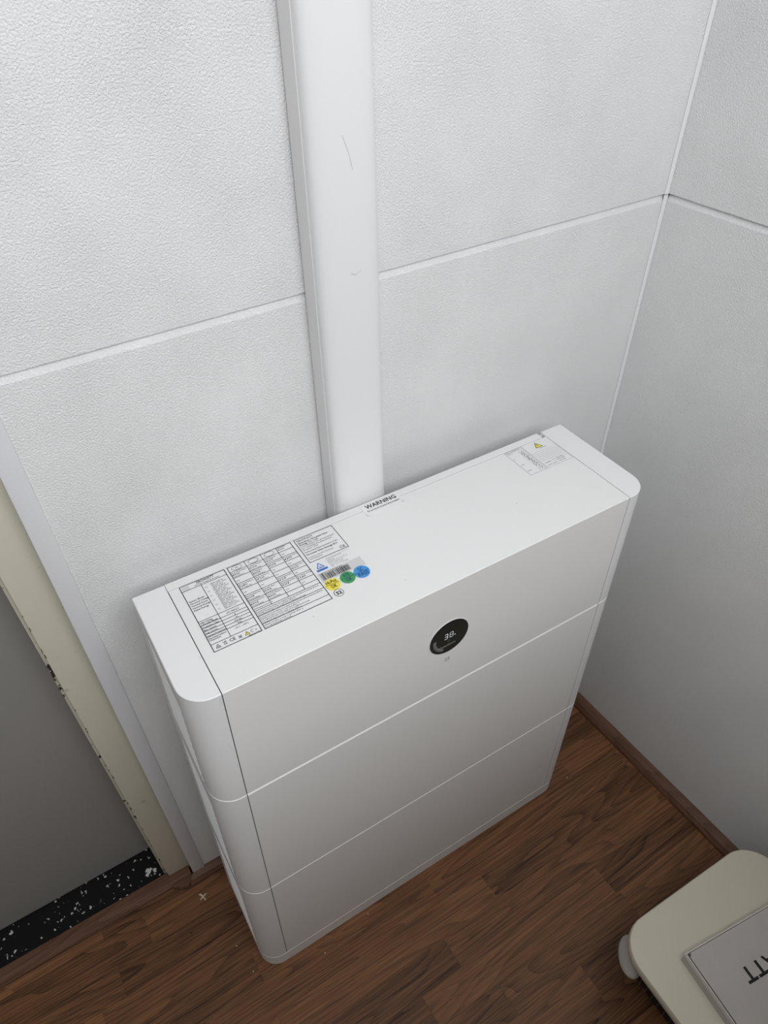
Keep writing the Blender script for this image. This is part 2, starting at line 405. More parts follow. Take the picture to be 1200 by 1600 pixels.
# skirting: right wall, back wall with its mitred return by the door
bm = bmesh.new()
prof = [(-0.022, 0.0), (-0.022, 0.006), (-0.016, 0.017), (-0.0075, 0.0235), (-0.0005, 0.025), (-0.0005, 0.0)]
def skirt(name, prof, a0, a1, axis, m, parent=None, loc=None, rotz=0, cut=0.0):
    bm = bmesh.new()
    def P(p, a):
        return (p[0], a, p[1]) if axis == 'y' else (a, p[0], p[1])
    A = [bm.verts.new(P(p, a0 - cut * p[0])) for p in prof]; B = [bm.verts.new(P(p, a1)) for p in prof]
    kk = len(prof)
    for i in range(kk):
        j = (i + 1) % kk; bm.faces.new((A[i], A[j], B[j], B[i]))
    bm.faces.new(A[::-1]); bm.faces.new(B)
    return link(name, to_mesh(bm, name), m, parent, loc, rotz)
struct(skirt('baseboard_right', prof, YF + 0.001, -0.0225, 'y', M_skirt_y, loc=(XR, 0, 0), rotz=RY))
profb = [(-0.018, 0.0), (-0.018, 0.005), (-0.013, 0.014), (-0.006, 0.019), (-0.0005, 0.020), (-0.0005, 0.0)]
bb = struct(skirt('baseboard_back', profb, -0.052, XR - 0.0225, 'x', M_skirt, cut=-0.9))
# mitred return block
bm = bmesh.new()
ret = prism_bm([(-0.0535, -0.0006), (-0.0705, -0.0185), (-0.0760, -0.0185), (-0.098, -0.0055), (-0.098, -0.0006)], 0.0, 0.012, bm)
link('skirting_return', to_mesh(bm, 'skirting_return'), M_skirt, bb)

# doorway: terrazzo sill, brown threshold strip, door with its frame
sill = struct(box('trim_3', -1.02, -0.030, 0.0125, 0.17, -0.03, 0.0, M_terr), 'black terrazzo door sill with pale chips')
# white paint blot on the sill
bm = bmesh.new()
for i in range(10):
    a = random.uniform(0, 6.28); r = random.uniform(0, 0.011)
    cx, cy = -0.128 + r * math.cos(a) * 1.2, 0.055 + r * math.sin(a) * 0.9; rr_ = random.uniform(0.0018, 0.0042)
    poly_z(bm, [(cx + rr_ * math.cos(t) * random.uniform(0.7, 1.2), cy + rr_ * math.sin(t) * random.uniform(0.7, 1.2)) for t in [2 * PI * q / 9 for q in range(9)]], 0.0004 + i * 2e-5)
me = to_mesh(bm, 'paint_blot'); link('paint_blot', me, mat('white_paint_blot', (0.6, 0.6, 0.57), 0.6), sill)
th = struct(skirt('trim_4', [(0.0125 + 0.018, -0.004), (0.0125 + 0.018, 0.006), (0.010 + 0.006, 0.0085), (0.004, 0.0075), (0.0, 0.003), (0.0, -0.004)], -1.02, -0.0585, 'x', M_skirt), 'brown threshold strip in front of the door sill')

d1 = bpy.data.objects.new('door_1', None); C.objects.link(d1); struct(d1, 'grey door in a chipped cream frame')
box('door_leaf', -1.00, -0.1000, 0.098, 0.138, 0.006, 2.03, M_door, d1, lean=LEAN)
box('jamb', -0.0990, -0.0410, 0.022, 0.10, 0.0005, 2.05, M_cream, d1, 0.0015, lean=-0.029)
box('rebate_bead', -0.1045, -0.0990, 0.034, 0.095, 0.0005, 2.05, M_chipped, d1, 0.001, lean=-0.029)
# worn arris: ragged flaking strip down the jamb's edge
bm = bmesh.new()
z = 0.004
while z < 1.2:
    h = random.uniform(0.002, 0.009); wv = random.uniform(0.0004, 0.0013)
    if random.random() < 0.6:
        x0 = -0.0988 - 0.029 * z
        box_bm(x0, x0 + wv, 0.0212, 0.0222, z, z + h, bm)
    z += h + random.uniform(0.002, 0.05)
link('flaked_edge', to_mesh(bm, 'flaked_edge'), M_crumbd, d1)
box('jamb', -1.02, -0.995, 0.022, 0.10, 0.0005, 2.05, M_cream, d1, 0.0015)
box('frame_head', -1.02, -0.075, 0.022, 0.10, 2.03, 2.07, M_cream, d1)
box('casing', -0.0540, -0.0300, -0.0035, 0.0218, 0.0005, 2.05, M_casing, d1, 0.0012, lean=LEAN)
# lever handle with rose
bm = bmesh.new()
bmesh.ops.create_cone(bm, cap_ends=True, segments=24, radius1=0.025, radius2=0.025, depth=0.008, matrix=Matrix.Translation((-0.99, 0.094, 1.04)) @ Matrix.Rotation(PI / 2, 4, 'X'))
bmesh.ops.create_cone(bm, cap_ends=True, segments=16, radius1=0.009, radius2=0.009, depth=0.05, matrix=Matrix.Translation((-0.99, 0.07, 1.04)) @ Matrix.Rotation(PI / 2, 4, 'X'))
bmesh.ops.create_cone(bm, cap_ends=True, segments=16, radius1=0.009, radius2=0.008, depth=0.12, matrix=Matrix.Translation((-0.935, 0.045, 1.04)) @ Matrix.Rotation(PI / 2, 4, 'Y'))
link('door_handle', to_mesh(bm, 'door_handle', 0.6), M_steel, d1)

# ------------------------------------------------------------------ cable duct on the back wall
duct = bpy.data.objects.new('cable_duct', None); C.objects.link(duct); duct.location = (0.3165, 0, 0)
tag(duct, 'white plastic cable duct with a rounded cover running up the wall behind the battery', 'cable duct')
DL = -0.0258
base_prof = [(0.006, -0.0002), (0.006, -0.0026), (0.0, -0.0026), (0.0, -0.0272), (0.0035, -0.0280), (0.0035, -0.004), (0.0765, -0.004), (0.0765, -0.018), (0.079, -0.018), (0.079, -0.0002)]
link('base_rail', to_mesh(prism_bm(base_prof, 0.03, 2.48, lean=DL), 'base_rail'), M_ductbase, duct)
cov = [(0.0008, -0.0279), (0.0012, -0.0300)]
for i in range(15):
    t = i / 14
    a = PI * (1 - t)
    x = 0.0405 + 0.0390 * math.copysign(abs(math.cos(a)) ** 0.80, math.cos(a)); y = -0.0295 - 0.0145 * math.sin(a) ** 0.75
    cov.append((x, y))
cov += [(0.0796, -0.0180), (0.0766, -0.0180), (0.0766, -0.0279)]
link('cover', to_mesh(prism_bm(cov, 0.03, 2.48, lean=DL), 'cover', 0.5), M_duct, duct)

def cover_y(x):
    pts = cov[2:17]
    for (xa, ya), (xb, yb) in zip(pts, pts[1:]):
        if xa <= x <= xb: return ya + (yb - ya) * (x - xa) / (xb - xa)
    return -0.044
def scuff_mark(pts, t):
    q = []
    for (xa, za), (xb, zb) in zip(pts, pts[1:]):
        for i in range(6):
            f = i / 6; q.append((xa + (xb - xa) * f, za + (zb - za) * f))
    q.append(pts[-1])
    P3 = lambda x, z: (x + DL * z, cover_y(x) - 0.00025, z)
    vs, fs = [], []
    for x, z in q: vs += [P3(x - t * 0.4, z - t), P3(x + t * 0.4, z + t)]
    for i in range(len(q) - 1): fs.append((2 * i, 2 * i + 2, 2 * i + 3, 2 * i + 1))
    me = bpy.data.meshes.new('scuff_mark'); me.from_pydata(vs, [], fs); me.update()
    return link('scuff_mark', me, M_scuff, duct)
scuff_mark([(0.0355, 1.312), (0.0415, 1.296), (0.0455, 1.279)], 0.00045)
scuff_mark([(0.0375, 1.1735), (0.0430, 1.1705), (0.0500, 1.1745)], 0.0006)

# ------------------------------------------------------------------ the battery storage unit
W, D = 0.690, 0.185
H, H1, H2, HB = 0.8437, 0.6233, 0.3292, 0.0400
CS, RC = 0.0408, 0.034
unit = bpy.data.objects.new('battery_storage_unit', None); C.objects.link(unit)
unit.location = (0, -0.0473, 0); unit.rotation_euler.z = -0.0093
tag(unit, 'tall white stacked home battery unit with round black display and rating labels', 'battery')

def cap_prof(side, ins=0.0):
    """plan outline of an end cap, front corner rounded"""
    r = RC - ins
    pts = [(CS, -D + ins)] + arc(RC, -D + RC, r, -PI / 2, -PI, 10)[0:] + [(ins, -0.0008), (CS, -0.0008)]
    return pts if side < 0 else [(W - x, y) for x, y in pts][::-1]
def loft(rings):
    bm = bmesh.new(); vr = [[bm.verts.new(p) for p in r] for r in rings]
    kk = len(vr[0])
    for a, c in zip(vr, vr[1:]):
        for i in range(kk):
            j = (i + 1) % kk; bm.faces.new((a[i], a[j], c[j], c[i]))
    bm.faces.new(vr[0][::-1]); bm.faces.new(vr[-1])
    return bm
def cap_mesh(side, z0, z1, ch):
    P0 = cap_prof(side); P1 = cap_prof(side, ch)
    return to_mesh(loft([[(x, y, z0) for x, y in P0], [(x, y, z1 - ch * 0.8) for x, y in P0], [(x, y, z1) for x, y in P1]]), 'end_cap', 0.5)
def body_mesh(z0, z1, ch, yb=-0.0008):
    x0, x1 = CS + 0.0011, W - CS - 0.0011
    prof = [(yb, z0), (-D, z0), (-D, z1 - ch * 0.8), (-D + ch, z1), (yb, z1)]
    bm = bmesh.new(); A = [bm.verts.new((x0, y, z)) for y, z in prof]; B = [bm.verts.new((x1, y, z)) for y, z in prof]
    kk = len(prof)
    for i in range(kk):
        j = (i + 1) % kk; bm.faces.new((A[i], A[j], B[j], B[i]))
    bm.faces.new(A[::-1]); bm.faces.new(B)
    return to_mesh(bm, 'body')
def slats(parent, z0, z1):
    n_ = int((z1 - z0 - 0.05) / 0.017)
    for side in (-1, 1):
        for i in range(n_):
            za = z0 + 0.015 + i * 0.017
            bm = bmesh.new()
            xs = (-0.0005, 0.0005) if side < 0 else (W - 0.0005, W + 0.0005)
            vs = []
            for x in xs:
                for y, z in ((-0.148, za), (-0.148, za + 0.002), (-0.040, za + 0.016), (-0.040, za + 0.014)):
                    vs.append(bm.verts.new((x, y, z)))
            for f in ((0, 1, 2, 3), (7, 6, 5, 4), (0, 4, 5, 1), (1, 5, 6, 2), (2, 6, 7, 3), (3, 7, 4, 0)):
                bm.faces.new([vs[q] for q in f])
            link('vent_slat', to_mesh(bm, 'vent_slat'), M_cap, parent)
def inner(z0, z1):
    """dark core seen only through the seams"""
    return to_mesh(box_bm(0.012, W - 0.012, -D + 0.012, -0.004, z0, z1), 'core')

# plinth
def full_prof(ins):
    r = RC - ins
    L = arc(RC, -D + RC, r, -PI, -PI / 2, 10); Rr = arc(W - RC, -D + RC, r, -PI / 2, 0, 10)
    return [(ins, -0.0008)] + L + Rr + [(W - ins, -0.0008)]
rings = [[(x, y, 0.0008) for x, y in full_prof(0.002)], [(x, y, 0.004) for x, y in full_prof(0.0)],
         [(x, y, HB - 0.0016) for x, y in full_prof(0.0)], [(x, y, HB) for x, y in full_prof(0.0022)]]
plinth = link('plinth', to_mesh(loft(rings), 'plinth', 0.5), M_case, unit)
plinth['label'] = 'white rounded base of the battery stack'

GAP = 0.0009
def module(name, z0, z1, ch, chcap, yb=-0.0008):
    o = link(name, body_mesh(z0 + GAP, z1, ch, yb), M_case, unit)
    for s in (-1, 1):
        link('end_cap', cap_mesh(s, z0 + GAP, z1, chcap), M_cap, o)
        xa = CS if s < 0 else W - CS - 0.0011
        box('seam_shade_strip', xa + 0.0001, xa + 0.0010, -D + 0.0006, -0.014, z0 + GAP, z1 - ch - 0.0002, M_dark, o)  # black strip stands in for the shade inside the open seam
    return o
m3 = module('battery_module', HB, H2, 0.0030, 0.0026); m3['label'] = 'bottom battery module'; slats(m3, HB, H2)
m2 = module('battery_module', H2, H1, 0.0046, 0.0028); m2['label'] = 'middle battery module'; slats(m2, H2, H1)
m1 = module('control_module', H1, H, 0.0010, 0.0010, -0.0135); m1['label'] = 'top control module with the round display'; slats(m1, H1, H)
# rear rail along the back of the top, rounded end by the right cap
bm = box_bm(CS + 0.0008, W - CS - 0.0012, -0.0125, 0.0, H1 + 0.01, H - 0.0003)
bmesh.ops.bevel(bm, geom=[e for e in bm.edges if abs(e.verts[0].co.x - e.verts[1].co.x) < 1e-6 and abs(e.verts[0].co.y - e.verts[1].co.y) < 1e-6 and e.verts[0].co.x > 0.3], offset=0.006, segments=4, affect='EDGES')
link('rear_rail', to_mesh(bm, 'rear_rail'), M_case, m1)

ZT = H
def top3(z):
    return lambda u, v: (u, v, z)
def sheet(name, x0, x1, y0, y1, m, label=None, z=ZT, th=0.00025):
    o = box(name, x0, x1, y0, y1, z + 0.00002, z + th, m, unit)
    if label: o['label'] = label
    return o
ZP = ZT + 0.0004
LN = 0.00075

# ---- rating label: left table
sh = sheet('rating_label', 0.0535, 0.2085, -0.1305, -0.0140, M_sticker, 'white rating label printed with specification tables')
p = Print(top3(ZP)); g = Print(top3(ZP))
x0, x1, y0, y1 = 0.0550, 0.1150, -0.1298, -0.0146
p.frame(x0, y0, x1, y1, 0.0010)
p.text('GROWATT', 0.0760, -0.0195, 0.0052, 0.012, width=0.0235)
p.text('APX High Voltage Battery System', 0.0730, -0.0228, 0.0026, width=0.0330)
p.rect(x0, -0.0248, x1, -0.0248 + LN)
xm = 0.0800
p.rect(xm, -0.1185, xm + LN, -0.0248)
for i, s_ in enumerate(('System Model', 'Nominal Voltage', 'Nominal Power', 'Nominal Energy', 'Rated Energy')):
    p.text(s_, 0.0575, -0.0452 - i * 0.0040, 0.0032, 0.012, width=0.0016 * len(s_))
opts = ('APX 5.0P-S1 5kWh', 'APX 10.0P-S1 10kWh', 'APX 15.0P-S1 15kWh', 'APX 20.0P-S1 20kWh', 'APX 25.0P-S1 25kWh', 'APX 30.0P-S1 30kWh')
for i, s_ in enumerate(opts):
    yy = -0.0300 - i * 0.0082
    g.ring(0.0848, yy - 0.0015, 0.0014, 0.0014, 0.0004, 12)
    p.text(s_[:11], 0.0905, yy, 0.0027, 0.004, width=0.0165)
    p.text('400V / 2.5kW / ' + s_[-5:], 0.0905, yy - 0.0028, 0.0025, width=0.0200)
    p.text(s_[-5:] + ' / 0.9', 0.0905, yy - 0.0054, 0.0025, width=0.0145)
rows = [(-0.0795, 'High Voltage', 'Controller Model', 'APX 98034-P2'), (-0.0870, 'Protective Class', '', 'I'), (-0.0918, 'Max. Current', '', '17A'),
        (-0.0966, 'Peak Current', '', '27A 60s'), (-0.1014, 'Ingress Protection', '', 'IP66'), (-0.1062, 'Operating Ambient', 'Temperature', '-10°C ~ +50°C')]
for i, (yy, a, c, v_) in enumerate(rows):
    p.rect(x0, yy, x1, yy + LN)
    if c:
        p.text(a, 0.0565, yy - 0.0036, 0.0031, 0.01, width=0.0013 * len(a)); p.text(c, 0.0565, yy - 0.0066, 0.0031, 0.01, width=0.0013 * len(c))
        p.text(v_, 0.0975, yy - 0.0048, 0.0031, 0.004, width=0.00135 * len(v_), center=True)
    else:
        p.text(a, 0.0565, yy - 0.0038, 0.0031, 0.01, width=0.0013 * len(a)); p.text(v_, 0.0975, yy - 0.0038, 0.0031, 0.004, width=0.00135 * len(v_), center=True)
p.rect(x0, -0.1185, x1, -0.1185 + LN)
# approval marks
def tri_outline(P, cu, cv, s_, t):
    a = [(cu - s_, cv - s_ * 0.8), (cu + s_, cv - s_ * 0.8), (cu, cv + s_ * 0.95)]
    for i in range(3): P.line(*a[i], *a[(i + 1) % 3], t)
tri_outline(p, 0.0625, -0.1236, 0.0028, 0.0007); p.ring(0.0625, -0.1245, 0.0010, 0.0010, 0.0004, 12)
p.text('UK', 0.0690, -0.1228, 0.0032, 0.02); p.text('CA', 0.0690, -0.1258, 0.0032, 0.02)
p.text('CE', 0.0765, -0.1252, 0.0062, 0.006)
p.line(0.0875, -0.1222, 0.0915, -0.1266, 0.0005); p.line(0.0875, -0.1266, 0.0915, -0.1222, 0.0005); p.frame(0.0880, -0.1256, 0.0910, -0.1226, 0.0004)
tri_outline(p, 0.0982, -0.1237, 0.0029, 0.0006); p.rect(0.0980, -0.1248, 0.0984, -0.1226)
p.ring(0.1050, -0.1235, 0.0020, 0.0024, 0.0005, 12, 0.6, 5.2); p.text('25', 0.1080, -0.1248, 0.0028)
p.text('Made in China', 0.0985, -0.1290, 0.0024, 0.004, width=0.0150)
# ---- middle table
X0, X1, Y0, Y1 = 0.1182, 0.2080, -0.1298, -0.0146
p.frame(X0, Y0, X1, Y1, 0.0010)
cx_ = [X0, 0.1413, 0.1640, 0.1862, X1]
yb_ = [-0.0146, -0.0250, -0.0330, -0.0410, -0.0490, -0.0570, -0.0650, -0.0780, -0.0920]
words = ['DC Input', 'Output', 'Fault', 'Battery', 'Run', 'Alarm', 'Charging', 'Standby', 'N/A', 'On', 'Discharging', 'Fast blink', 'Sleep mode', 'Soc <5%', 'Normal']
zh = ['H/ A N', 'K E M H', 'N H R', 'M B H E']
for ci in range(4):
    ybs = [yb_[0], yb_[1]] + [yb_[1] - (0.0920 - 0.0250) / (6.0 if ci < 2 else 7.0) * (q + 1) for q in range(6 if ci < 2 else 7)]
    for yy in ybs[1:]:
        p.rect(cx_[ci], yy, cx_[ci + 1], yy + LN)
    for q, (ya, yc) in enumerate(zip(ybs[1:], ybs[2:])):
        hgt = ya - yc
        if random.random() < 0.25:
            p.text('N/A', cx_[ci] + 0.0020, ya - hgt * 0.6, 0.0024); continue
        s1 = random.choice(words) + ' ' + random.choice(words); s2 = random.choice(zh)
        p.text(s1[:16], cx_[ci] + 0.0013, ya - 0.0032, 0.0026, 0.004, width=min(0.0195, 0.0014 * len(s1)))
        p.text(s2, cx_[ci] + 0.0013, ya - 0.0066, 0.0030, 0.03, width=0.0100)
        if hgt > 0.0105: p.text(s1[:12], cx_[ci] + 0.0013, ya - 0.0096, 0.0024, 0.0, width=0.0150)
    if ci: p.rect(cx_[ci], -0.0990, cx_[ci] + LN, Y1)
for ci in range(3):
    g.ring((cx_[ci] + cx_[ci + 1]) / 2, -0.0198, 0.0072, 0.0044, 0.0005, 28)
    g.ring((cx_[ci] + cx_[ci + 1]) / 2, -0.0198, 0.0064, 0.0037, 0.0003, 28)
p.text('DC', 0.1298, -0.0208, 0.0030, 0.01, center=True)
p.text('LED/OLED', 0.1875, -0.0178, 0.0026, 0.004); p.text('H/ A N', 0.1875, -0.0212, 0.0028, 0.03)
for yy in (-0.0990, -0.1085, -0.1215): p.rect(X0, yy, X1, yy + LN)
longs = ['Running power at the battery soc is below 5% the unit turns off for 5s and then off for 5s',
         'H/ K A M N E B R H M K  E N H A M B  E K N H A M B R N H K E A M', 'Indicates the alarm is on for 1s and then off for 1s']
for i, (yy, s_) in enumerate(((-0.0962, 'Discharging current 0.1 A'), (-0.1022, longs[0]), (-0.1050, longs[2]), (-0.1078, longs[1]), (-0.1118, longs[0]), (-0.1148, longs[2]), (-0.1180, longs[1]), (-0.1208, longs[2]), (-0.1248, longs[2]), (-0.1282, longs[1][:34]))):
    p.text(s_, X0 + 0.0016, yy, 0.0025, 0.006, width=min(0.084, 0.00098 * len(s_)))
p.build('printed_table', M_ink, sh); g.build('printed_icons', M_inkg, sh)['kind'] = 'stuff'
# yellow warning triangle mark
q = Print(top3(ZP - 0.00008)); q.poly([(0.0953, -0.1260), (0.1011, -0.1260), (0.0982, -0.1209)]); q.build('warning_mark', M_yellow, sh)
# data-matrix block of the label is left blank: only its grey ground
q = Print(top3(ZP)); q.rect(0.0575, -0.0240, 0.0665, -0.0168); q.build('grey_block', M_sticker_grey, sh)

# ---- maker's label
sh = sheet('maker_label', 0.2118, 0.2705, -0.0628, -0.0140, M_sticker, 'white framed label with the maker address')
p = Print(top3(ZP)); p.frame(0.2124, -0.0624, 0.2698, -0.0146, 0.0009)
p.text('GROWATT', 0.2150, -0.0205, 0.0046, 0.006, width=0.0240)
for i, (s_, bo, wd) in enumerate((('Shenzhen Growatt New', .014, .044), ('Energy Co., Ltd', .014, .027), ('4-13/F, Building A, Sino-German Europark', 0, .050), ('No.1 Hangcheng Ave, Baoan District', 0, .044), ('Shenzhen, China', 0, .022))):
    p.text(s_, 0.2150, -0.0248 - i * 0.0036, 0.0036 if bo else 0.0028, bo, width=wd)
p.text('Authorised Representative in EU', 0.2150, -0.0440, 0.0032, 0.004, width=0.048)
p.text('Growatt New Energy B.V.', 0.2150, -0.0490, 0.0037, 0.014, width=0.046)
p.text('Loodsboot 60, 3991 CJ Houten', 0.2150, -0.0545, 0.0026, 0.0, width=0.036); p.text('The Netherlands', 0.2150, -0.0580, 0.0026, 0.0, width=0.018)
p.text('CE', 0.2585, -0.0600, 0.0065, 0.004)
p.build('printed_text', M_ink, sh)
# ---- approval sticker (blue triangle) and its text
sh = sheet('approval_sticker', 0.2120, 0.2290, -0.0830, -0.0655, M_sticker, 'small sticker with blue triangle mark')
p = Print(top3(ZP)); tri_outline(p, 0.2205, -0.0728, 0.0050, 0.0012); p.ring(0.2205, -0.0745, 0.0020, 0.0016, 0.0006, 12)
p.rect(0.2130, -0.0822, 0.2282, -0.0787); p.build('printed_mark', M_tuv, sh)
sh = sheet('approval_text_label', 0.2300, 0.2680, -0.0830, -0.0650, M_sticker)
p = Print(top3(ZP))
for i, (s_, wd) in enumerate((('Type Approved', .022), ('Safety', .010), ('Regular Production', .028), ('Surveillance', .020), ('www.tuv.com', .019), ('ID 1111258', .024))):
    p.text(s_, 0.2325, -0.0682 - i * 0.0029, 0.0026, 0.002, width=wd)
p.rect(0.2325, -0.0660, 0.2670, -0.0657)
p.build('printed_text', M_inkg, sh)
# ---- barcode
sh = sheet('barcode_sticker', 0.2105, 0.2720, -0.1010, -0.0848, M_sticker_grey, 'grey barcode sticker')
p = Print(top3(ZP)); x = 0.2130
rb = random.Random(3)
while x < 0.2520:
    wv = rb.choice((0.0004, 0.0006, 0.0009, 0.0013)); p.rect(x, -0.0985, x + wv, -0.0885 if x > 0.2165 else -0.0862); x += wv + rb.choice((0.0004, 0.0005, 0.0009))
p.text('S/N QXJ0E3R05B', 0.2170, -0.0878, 0.0024, 0.0, width=0.028)
p.build('printed_bars', M_ink, sh)
# ---- round test stickers
def disc(name, cx, cy, r, m, label, lines, ink, z=ZT, ringm=None):
    bm = bmesh.new()
    pr = [(cx + r * math.cos(2 * PI * i / 40), cy + r * math.sin(2 * PI * i / 40)) for i in range(40)]
    prism_bm(pr, z + 0.00003, z + 0.0007, bm)
    o = link(name, to_mesh(bm, name), m, unit); o['label'] = label
    p = Print(top3(z + 0.00085))
    if len(lines) == 2:
        p.rect(cx - r * 0.93, cy - 0.0003, cx + r * 0.93, cy + 0.0003)
        p.text(lines[0], cx, cy + r * 0.16, r * 0.80, 0.01, center=True, width=min(r * 1.5, 0.30 * r * len(lines[0]))); p.text(lines[1], cx, cy - r * 0.66, r * 0.80, 0.01, center=True, width=min(r * 1.4, 0.42 * r * len(lines[1])))
    else:
        p.text(lines[0], cx, cy - r * 0.42, r * 1.15, 0.03, center=True)
        p.ring(cx, cy, r * 0.98, r * 0.98, r * 0.10, 32)
    p.build('printed_text', ink, o)
disc('test_sticker', 0.2192, -0.1092, 0.0098, M_yellow, 'yellow round Hi-Pot OK sticker', ('Hi-Pot', 'OK'), M_ink)
disc('test_sticker', 0.2408, -0.1090, 0.0098, M_green, 'green round ATE OK sticker', ('ATE', 'OK'), M_navy)
disc('test_sticker', 0.2606, -0.1100, 0.0103, M_blue, 'blue round QC PASS sticker', ('QC', 'PASS'), M_navy, z=ZT + 0.0002)
disc('number_sticker', 0.2190, -0.1255, 0.0064, M_sticker, 'small white round sticker numbered 52', ('52',), M_ink)
# ---- WARNING label lapping over the rear rail
sh = sheet('warning_label', 0.3200, 0.3800, -0.0258, -0.0030, M_sticker, 'white WARNING label at the back edge', z=ZT - 0.0002, th=0.0006)
p = Print(top3(ZP + 0.0002)); p.text('WARNING', 0.3268, -0.0128, 0.0105, 0.012, width=0.0485)
p.text('Do not remove the panel when energized', 0.3250, -0.0188, 0.0034, 0.012, width=0.0510)
p.build('printed_text', M_ink, sh)
for xa, xb, xc in ((0.3203, 0.3245, 0.3203), (0.3755, 0.3797, 0.3793)):
    g = Print(top3(ZP + 0.0002)); g.rect(xa, -0.0256, xb, -0.0252); g.rect(xc, -0.0252, xc + 0.0004, -0.0215)
    g.build('corner_mark', M_inkg, sh)
# ---- right-hand label: hand-written table and warning notice
sh = sheet('record_label', 0.5655, 0.5975, -0.0752, -0.0140, M_sticker, 'small white label with handwritten record')
p = Print(top3(ZP)); p.frame(0.5659, -0.0748, 0.5971, -0.0143, 0.00045)
p.text('Type of equipment', 0.5672, -0.0172, 0.0026, 0.006, width=0.026); p.rect(0.5659, -0.0182, 0.5971, -0.0179)
p.rect(0.5938, -0.0740, 0.5941, -0.0225); p.rect(0.5868, -0.0225, 0.5941, -0.0222); p.rect(0.5868, -0.0740, 0.5871, -0.0225)
for yy, s_, wd in ((-0.0212, 'Name', .008), (-0.0345, 'A', .002), (-0.0510, 'Date', .006), (-0.0660, 'Signed', .007)):
    p.text(s_, 0.5685, yy, 0.0026, 0.006, width=wd)
p.build('printed_table', M_inkg, sh)
p = Print(top3(ZP)); rh = random.Random(11)
for col in (0.5888, 0.5912):
    y_ = -0.0235; xx = col
    while y_ > -0.0690:
        y2 = y_ - rh.uniform(0.0007, 0.0024); x2 = col + rh.uniform(-0.0016, 0.0022)
        if rh.random() < 0.85: p.line(xx, y_, x2, y2, 0.0006)
        xx, y_ = x2, y2
p.build('handwriting', M_ink, sh)
sh = sheet('notice_label', 0.5985, 0.6465, -0.0752, -0.0140, M_sticker, 'white notice label with yellow warning triangle')
p = Print(top3(ZP)); p.rect(0.5985, -0.0752, 0.5988, -0.0140); p.rect(0.5985, -0.0752, 0.6465, -0.0749); p.rect(0.6462, -0.0752, 0.6465, -0.0300)
for i in range(7): p.rect(0.6005 if i else 0.6005, -0.0380 - i * 0.0034, 0.6440 - (0.004 if i == 0 else 0), -0.0377 - i * 0.0034)
p.rect(0.5988, -0.0640, 0.6462, -0.0637); p.rect(0.6190, -0.0750, 0.6193, -0.0590)
for x_, y_, wd in ((0.6030, -0.0655, .009), (0.6025, -0.0715, .016), (0.6240, -0.0630, .013), (0.6230, -0.0672, .015), (0.6240, -0.0715, .012)):
    p.text('Unit data', x_, y_, 0.0028, 0.006, width=wd)
p.text('WARNING', 0.6190, -0.0330, 0.0026, 0.004, width=0.0135)
p.build('printed_text', M_inkg, sh)
q = Print(top3(ZP)); q.poly([(0.6150, -0.0295), (0.6285, -0.0295), (0.6218, -0.0172)]); q.build('triangle_border', M_ink, sh)
q = Print(top3(ZP + 0.0001)); q.poly([(0.6165, -0.0287), (0.6270, -0.0287), (0.6218, -0.0192)]); q.build('triangle_fill', M_yellow, sh)
q = Print(top3(ZP + 0.0002)); q.rect(0.6213, -0.0262, 0.6223, -0.0216); q.build('exclamation_mark', M_ink, sh)

for x_, y_ in ((0.1749, -0.1426), (0.5080, -0.1120), (0.3000, -0.1500)):
    bm = bmesh.new(); prism_bm([(x_ + 0.0006 * math.cos(a), y_ + 0.0006 * math.sin(a)) for a in [PI / 3 * i for i in range(6)]], ZT + 0.00002, ZT + 0.0003, bm)
    link('dirt_speck', to_mesh(bm, 'dirt_speck'), M_inkg, unit)
# ---- round display on the front
DX, DZ, DR = 0.3478, 0.7390, 0.0312
def cyl_y(name, r, y0, y1, m, parent, r_in=None):
    bm = bmesh.new(); n_ = 64
    bm2 = [[bm.verts.new((DX + rr_ * math.cos(2 * PI * i / n_), y, DZ + rr_ * math.sin(2 * PI * i / n_))) for i in range(n_)] for rr_, y in ((r, y0), (r, y1))]
    for i in range(n_):
        j = (i + 1) % n_; bm.faces.new((bm2[0][i], bm2[0][j], bm2[1][j], bm2[1][i]))
    bm.faces.new(bm2[1]); bm.faces.new(bm2[0])
    return link(name, to_mesh(bm, name, 0.5), m, parent)
disp = cyl_y('display', DR + 0.0008, -D + 0.001, -D - 0.0006, M_ring, unit); disp['label'] = 'round black glass display with a thin white rim'
cyl_y('display_glass', DR, -D, -D - 0.0010, M_glass, disp)
fr3 = lambda u, v: (DX + u, -D - 0.0013, DZ + v)
p = Print(fr3)
# seven segment digits "38"
def seg7(P, cu, cv, w_, h_, segs, t):
    s_ = {'a': (cu - w_, cv + h_, cu + w_, cv + h_), 'g': (cu - w_, cv, cu + w_, cv), 'd': (cu - w_, cv - h_, cu + w_, cv - h_),
          'b': (cu + w_, cv + h_, cu + w_, cv), 'c': (cu + w_, cv, cu + w_, cv - h_), 'f': (cu - w_, cv + h_, cu - w_, cv), 'e': (cu - w_, cv, cu - w_, cv - h_)}
    for k_ in segs:
        a = s_[k_]; P.line(a[0] * .93 + a[2] * .07, a[1] * .93 + a[3] * .07, a[2] * .93 + a[0] * .07, a[3] * .93 + a[1] * .07, t)
seg7(p, -0.0055, 0.0035, 0.0025, 0.0050, 'abgcd', 0.0009); seg7(p, 0.0032, 0.0035, 0.0025, 0.0050, 'abcdefg', 0.0007)
p.text('%', 0.0078, -0.0012, 0.0036); p.build('digits', M_led, disp)
p = Print(fr3); p.text('GROWATT', 0.0, -0.0175, 0.0042, 0.004, center=True, width=0.022); p.ring(-0.0135, -0.0158, 0.0022, 0.0022, 0.0006, 14)
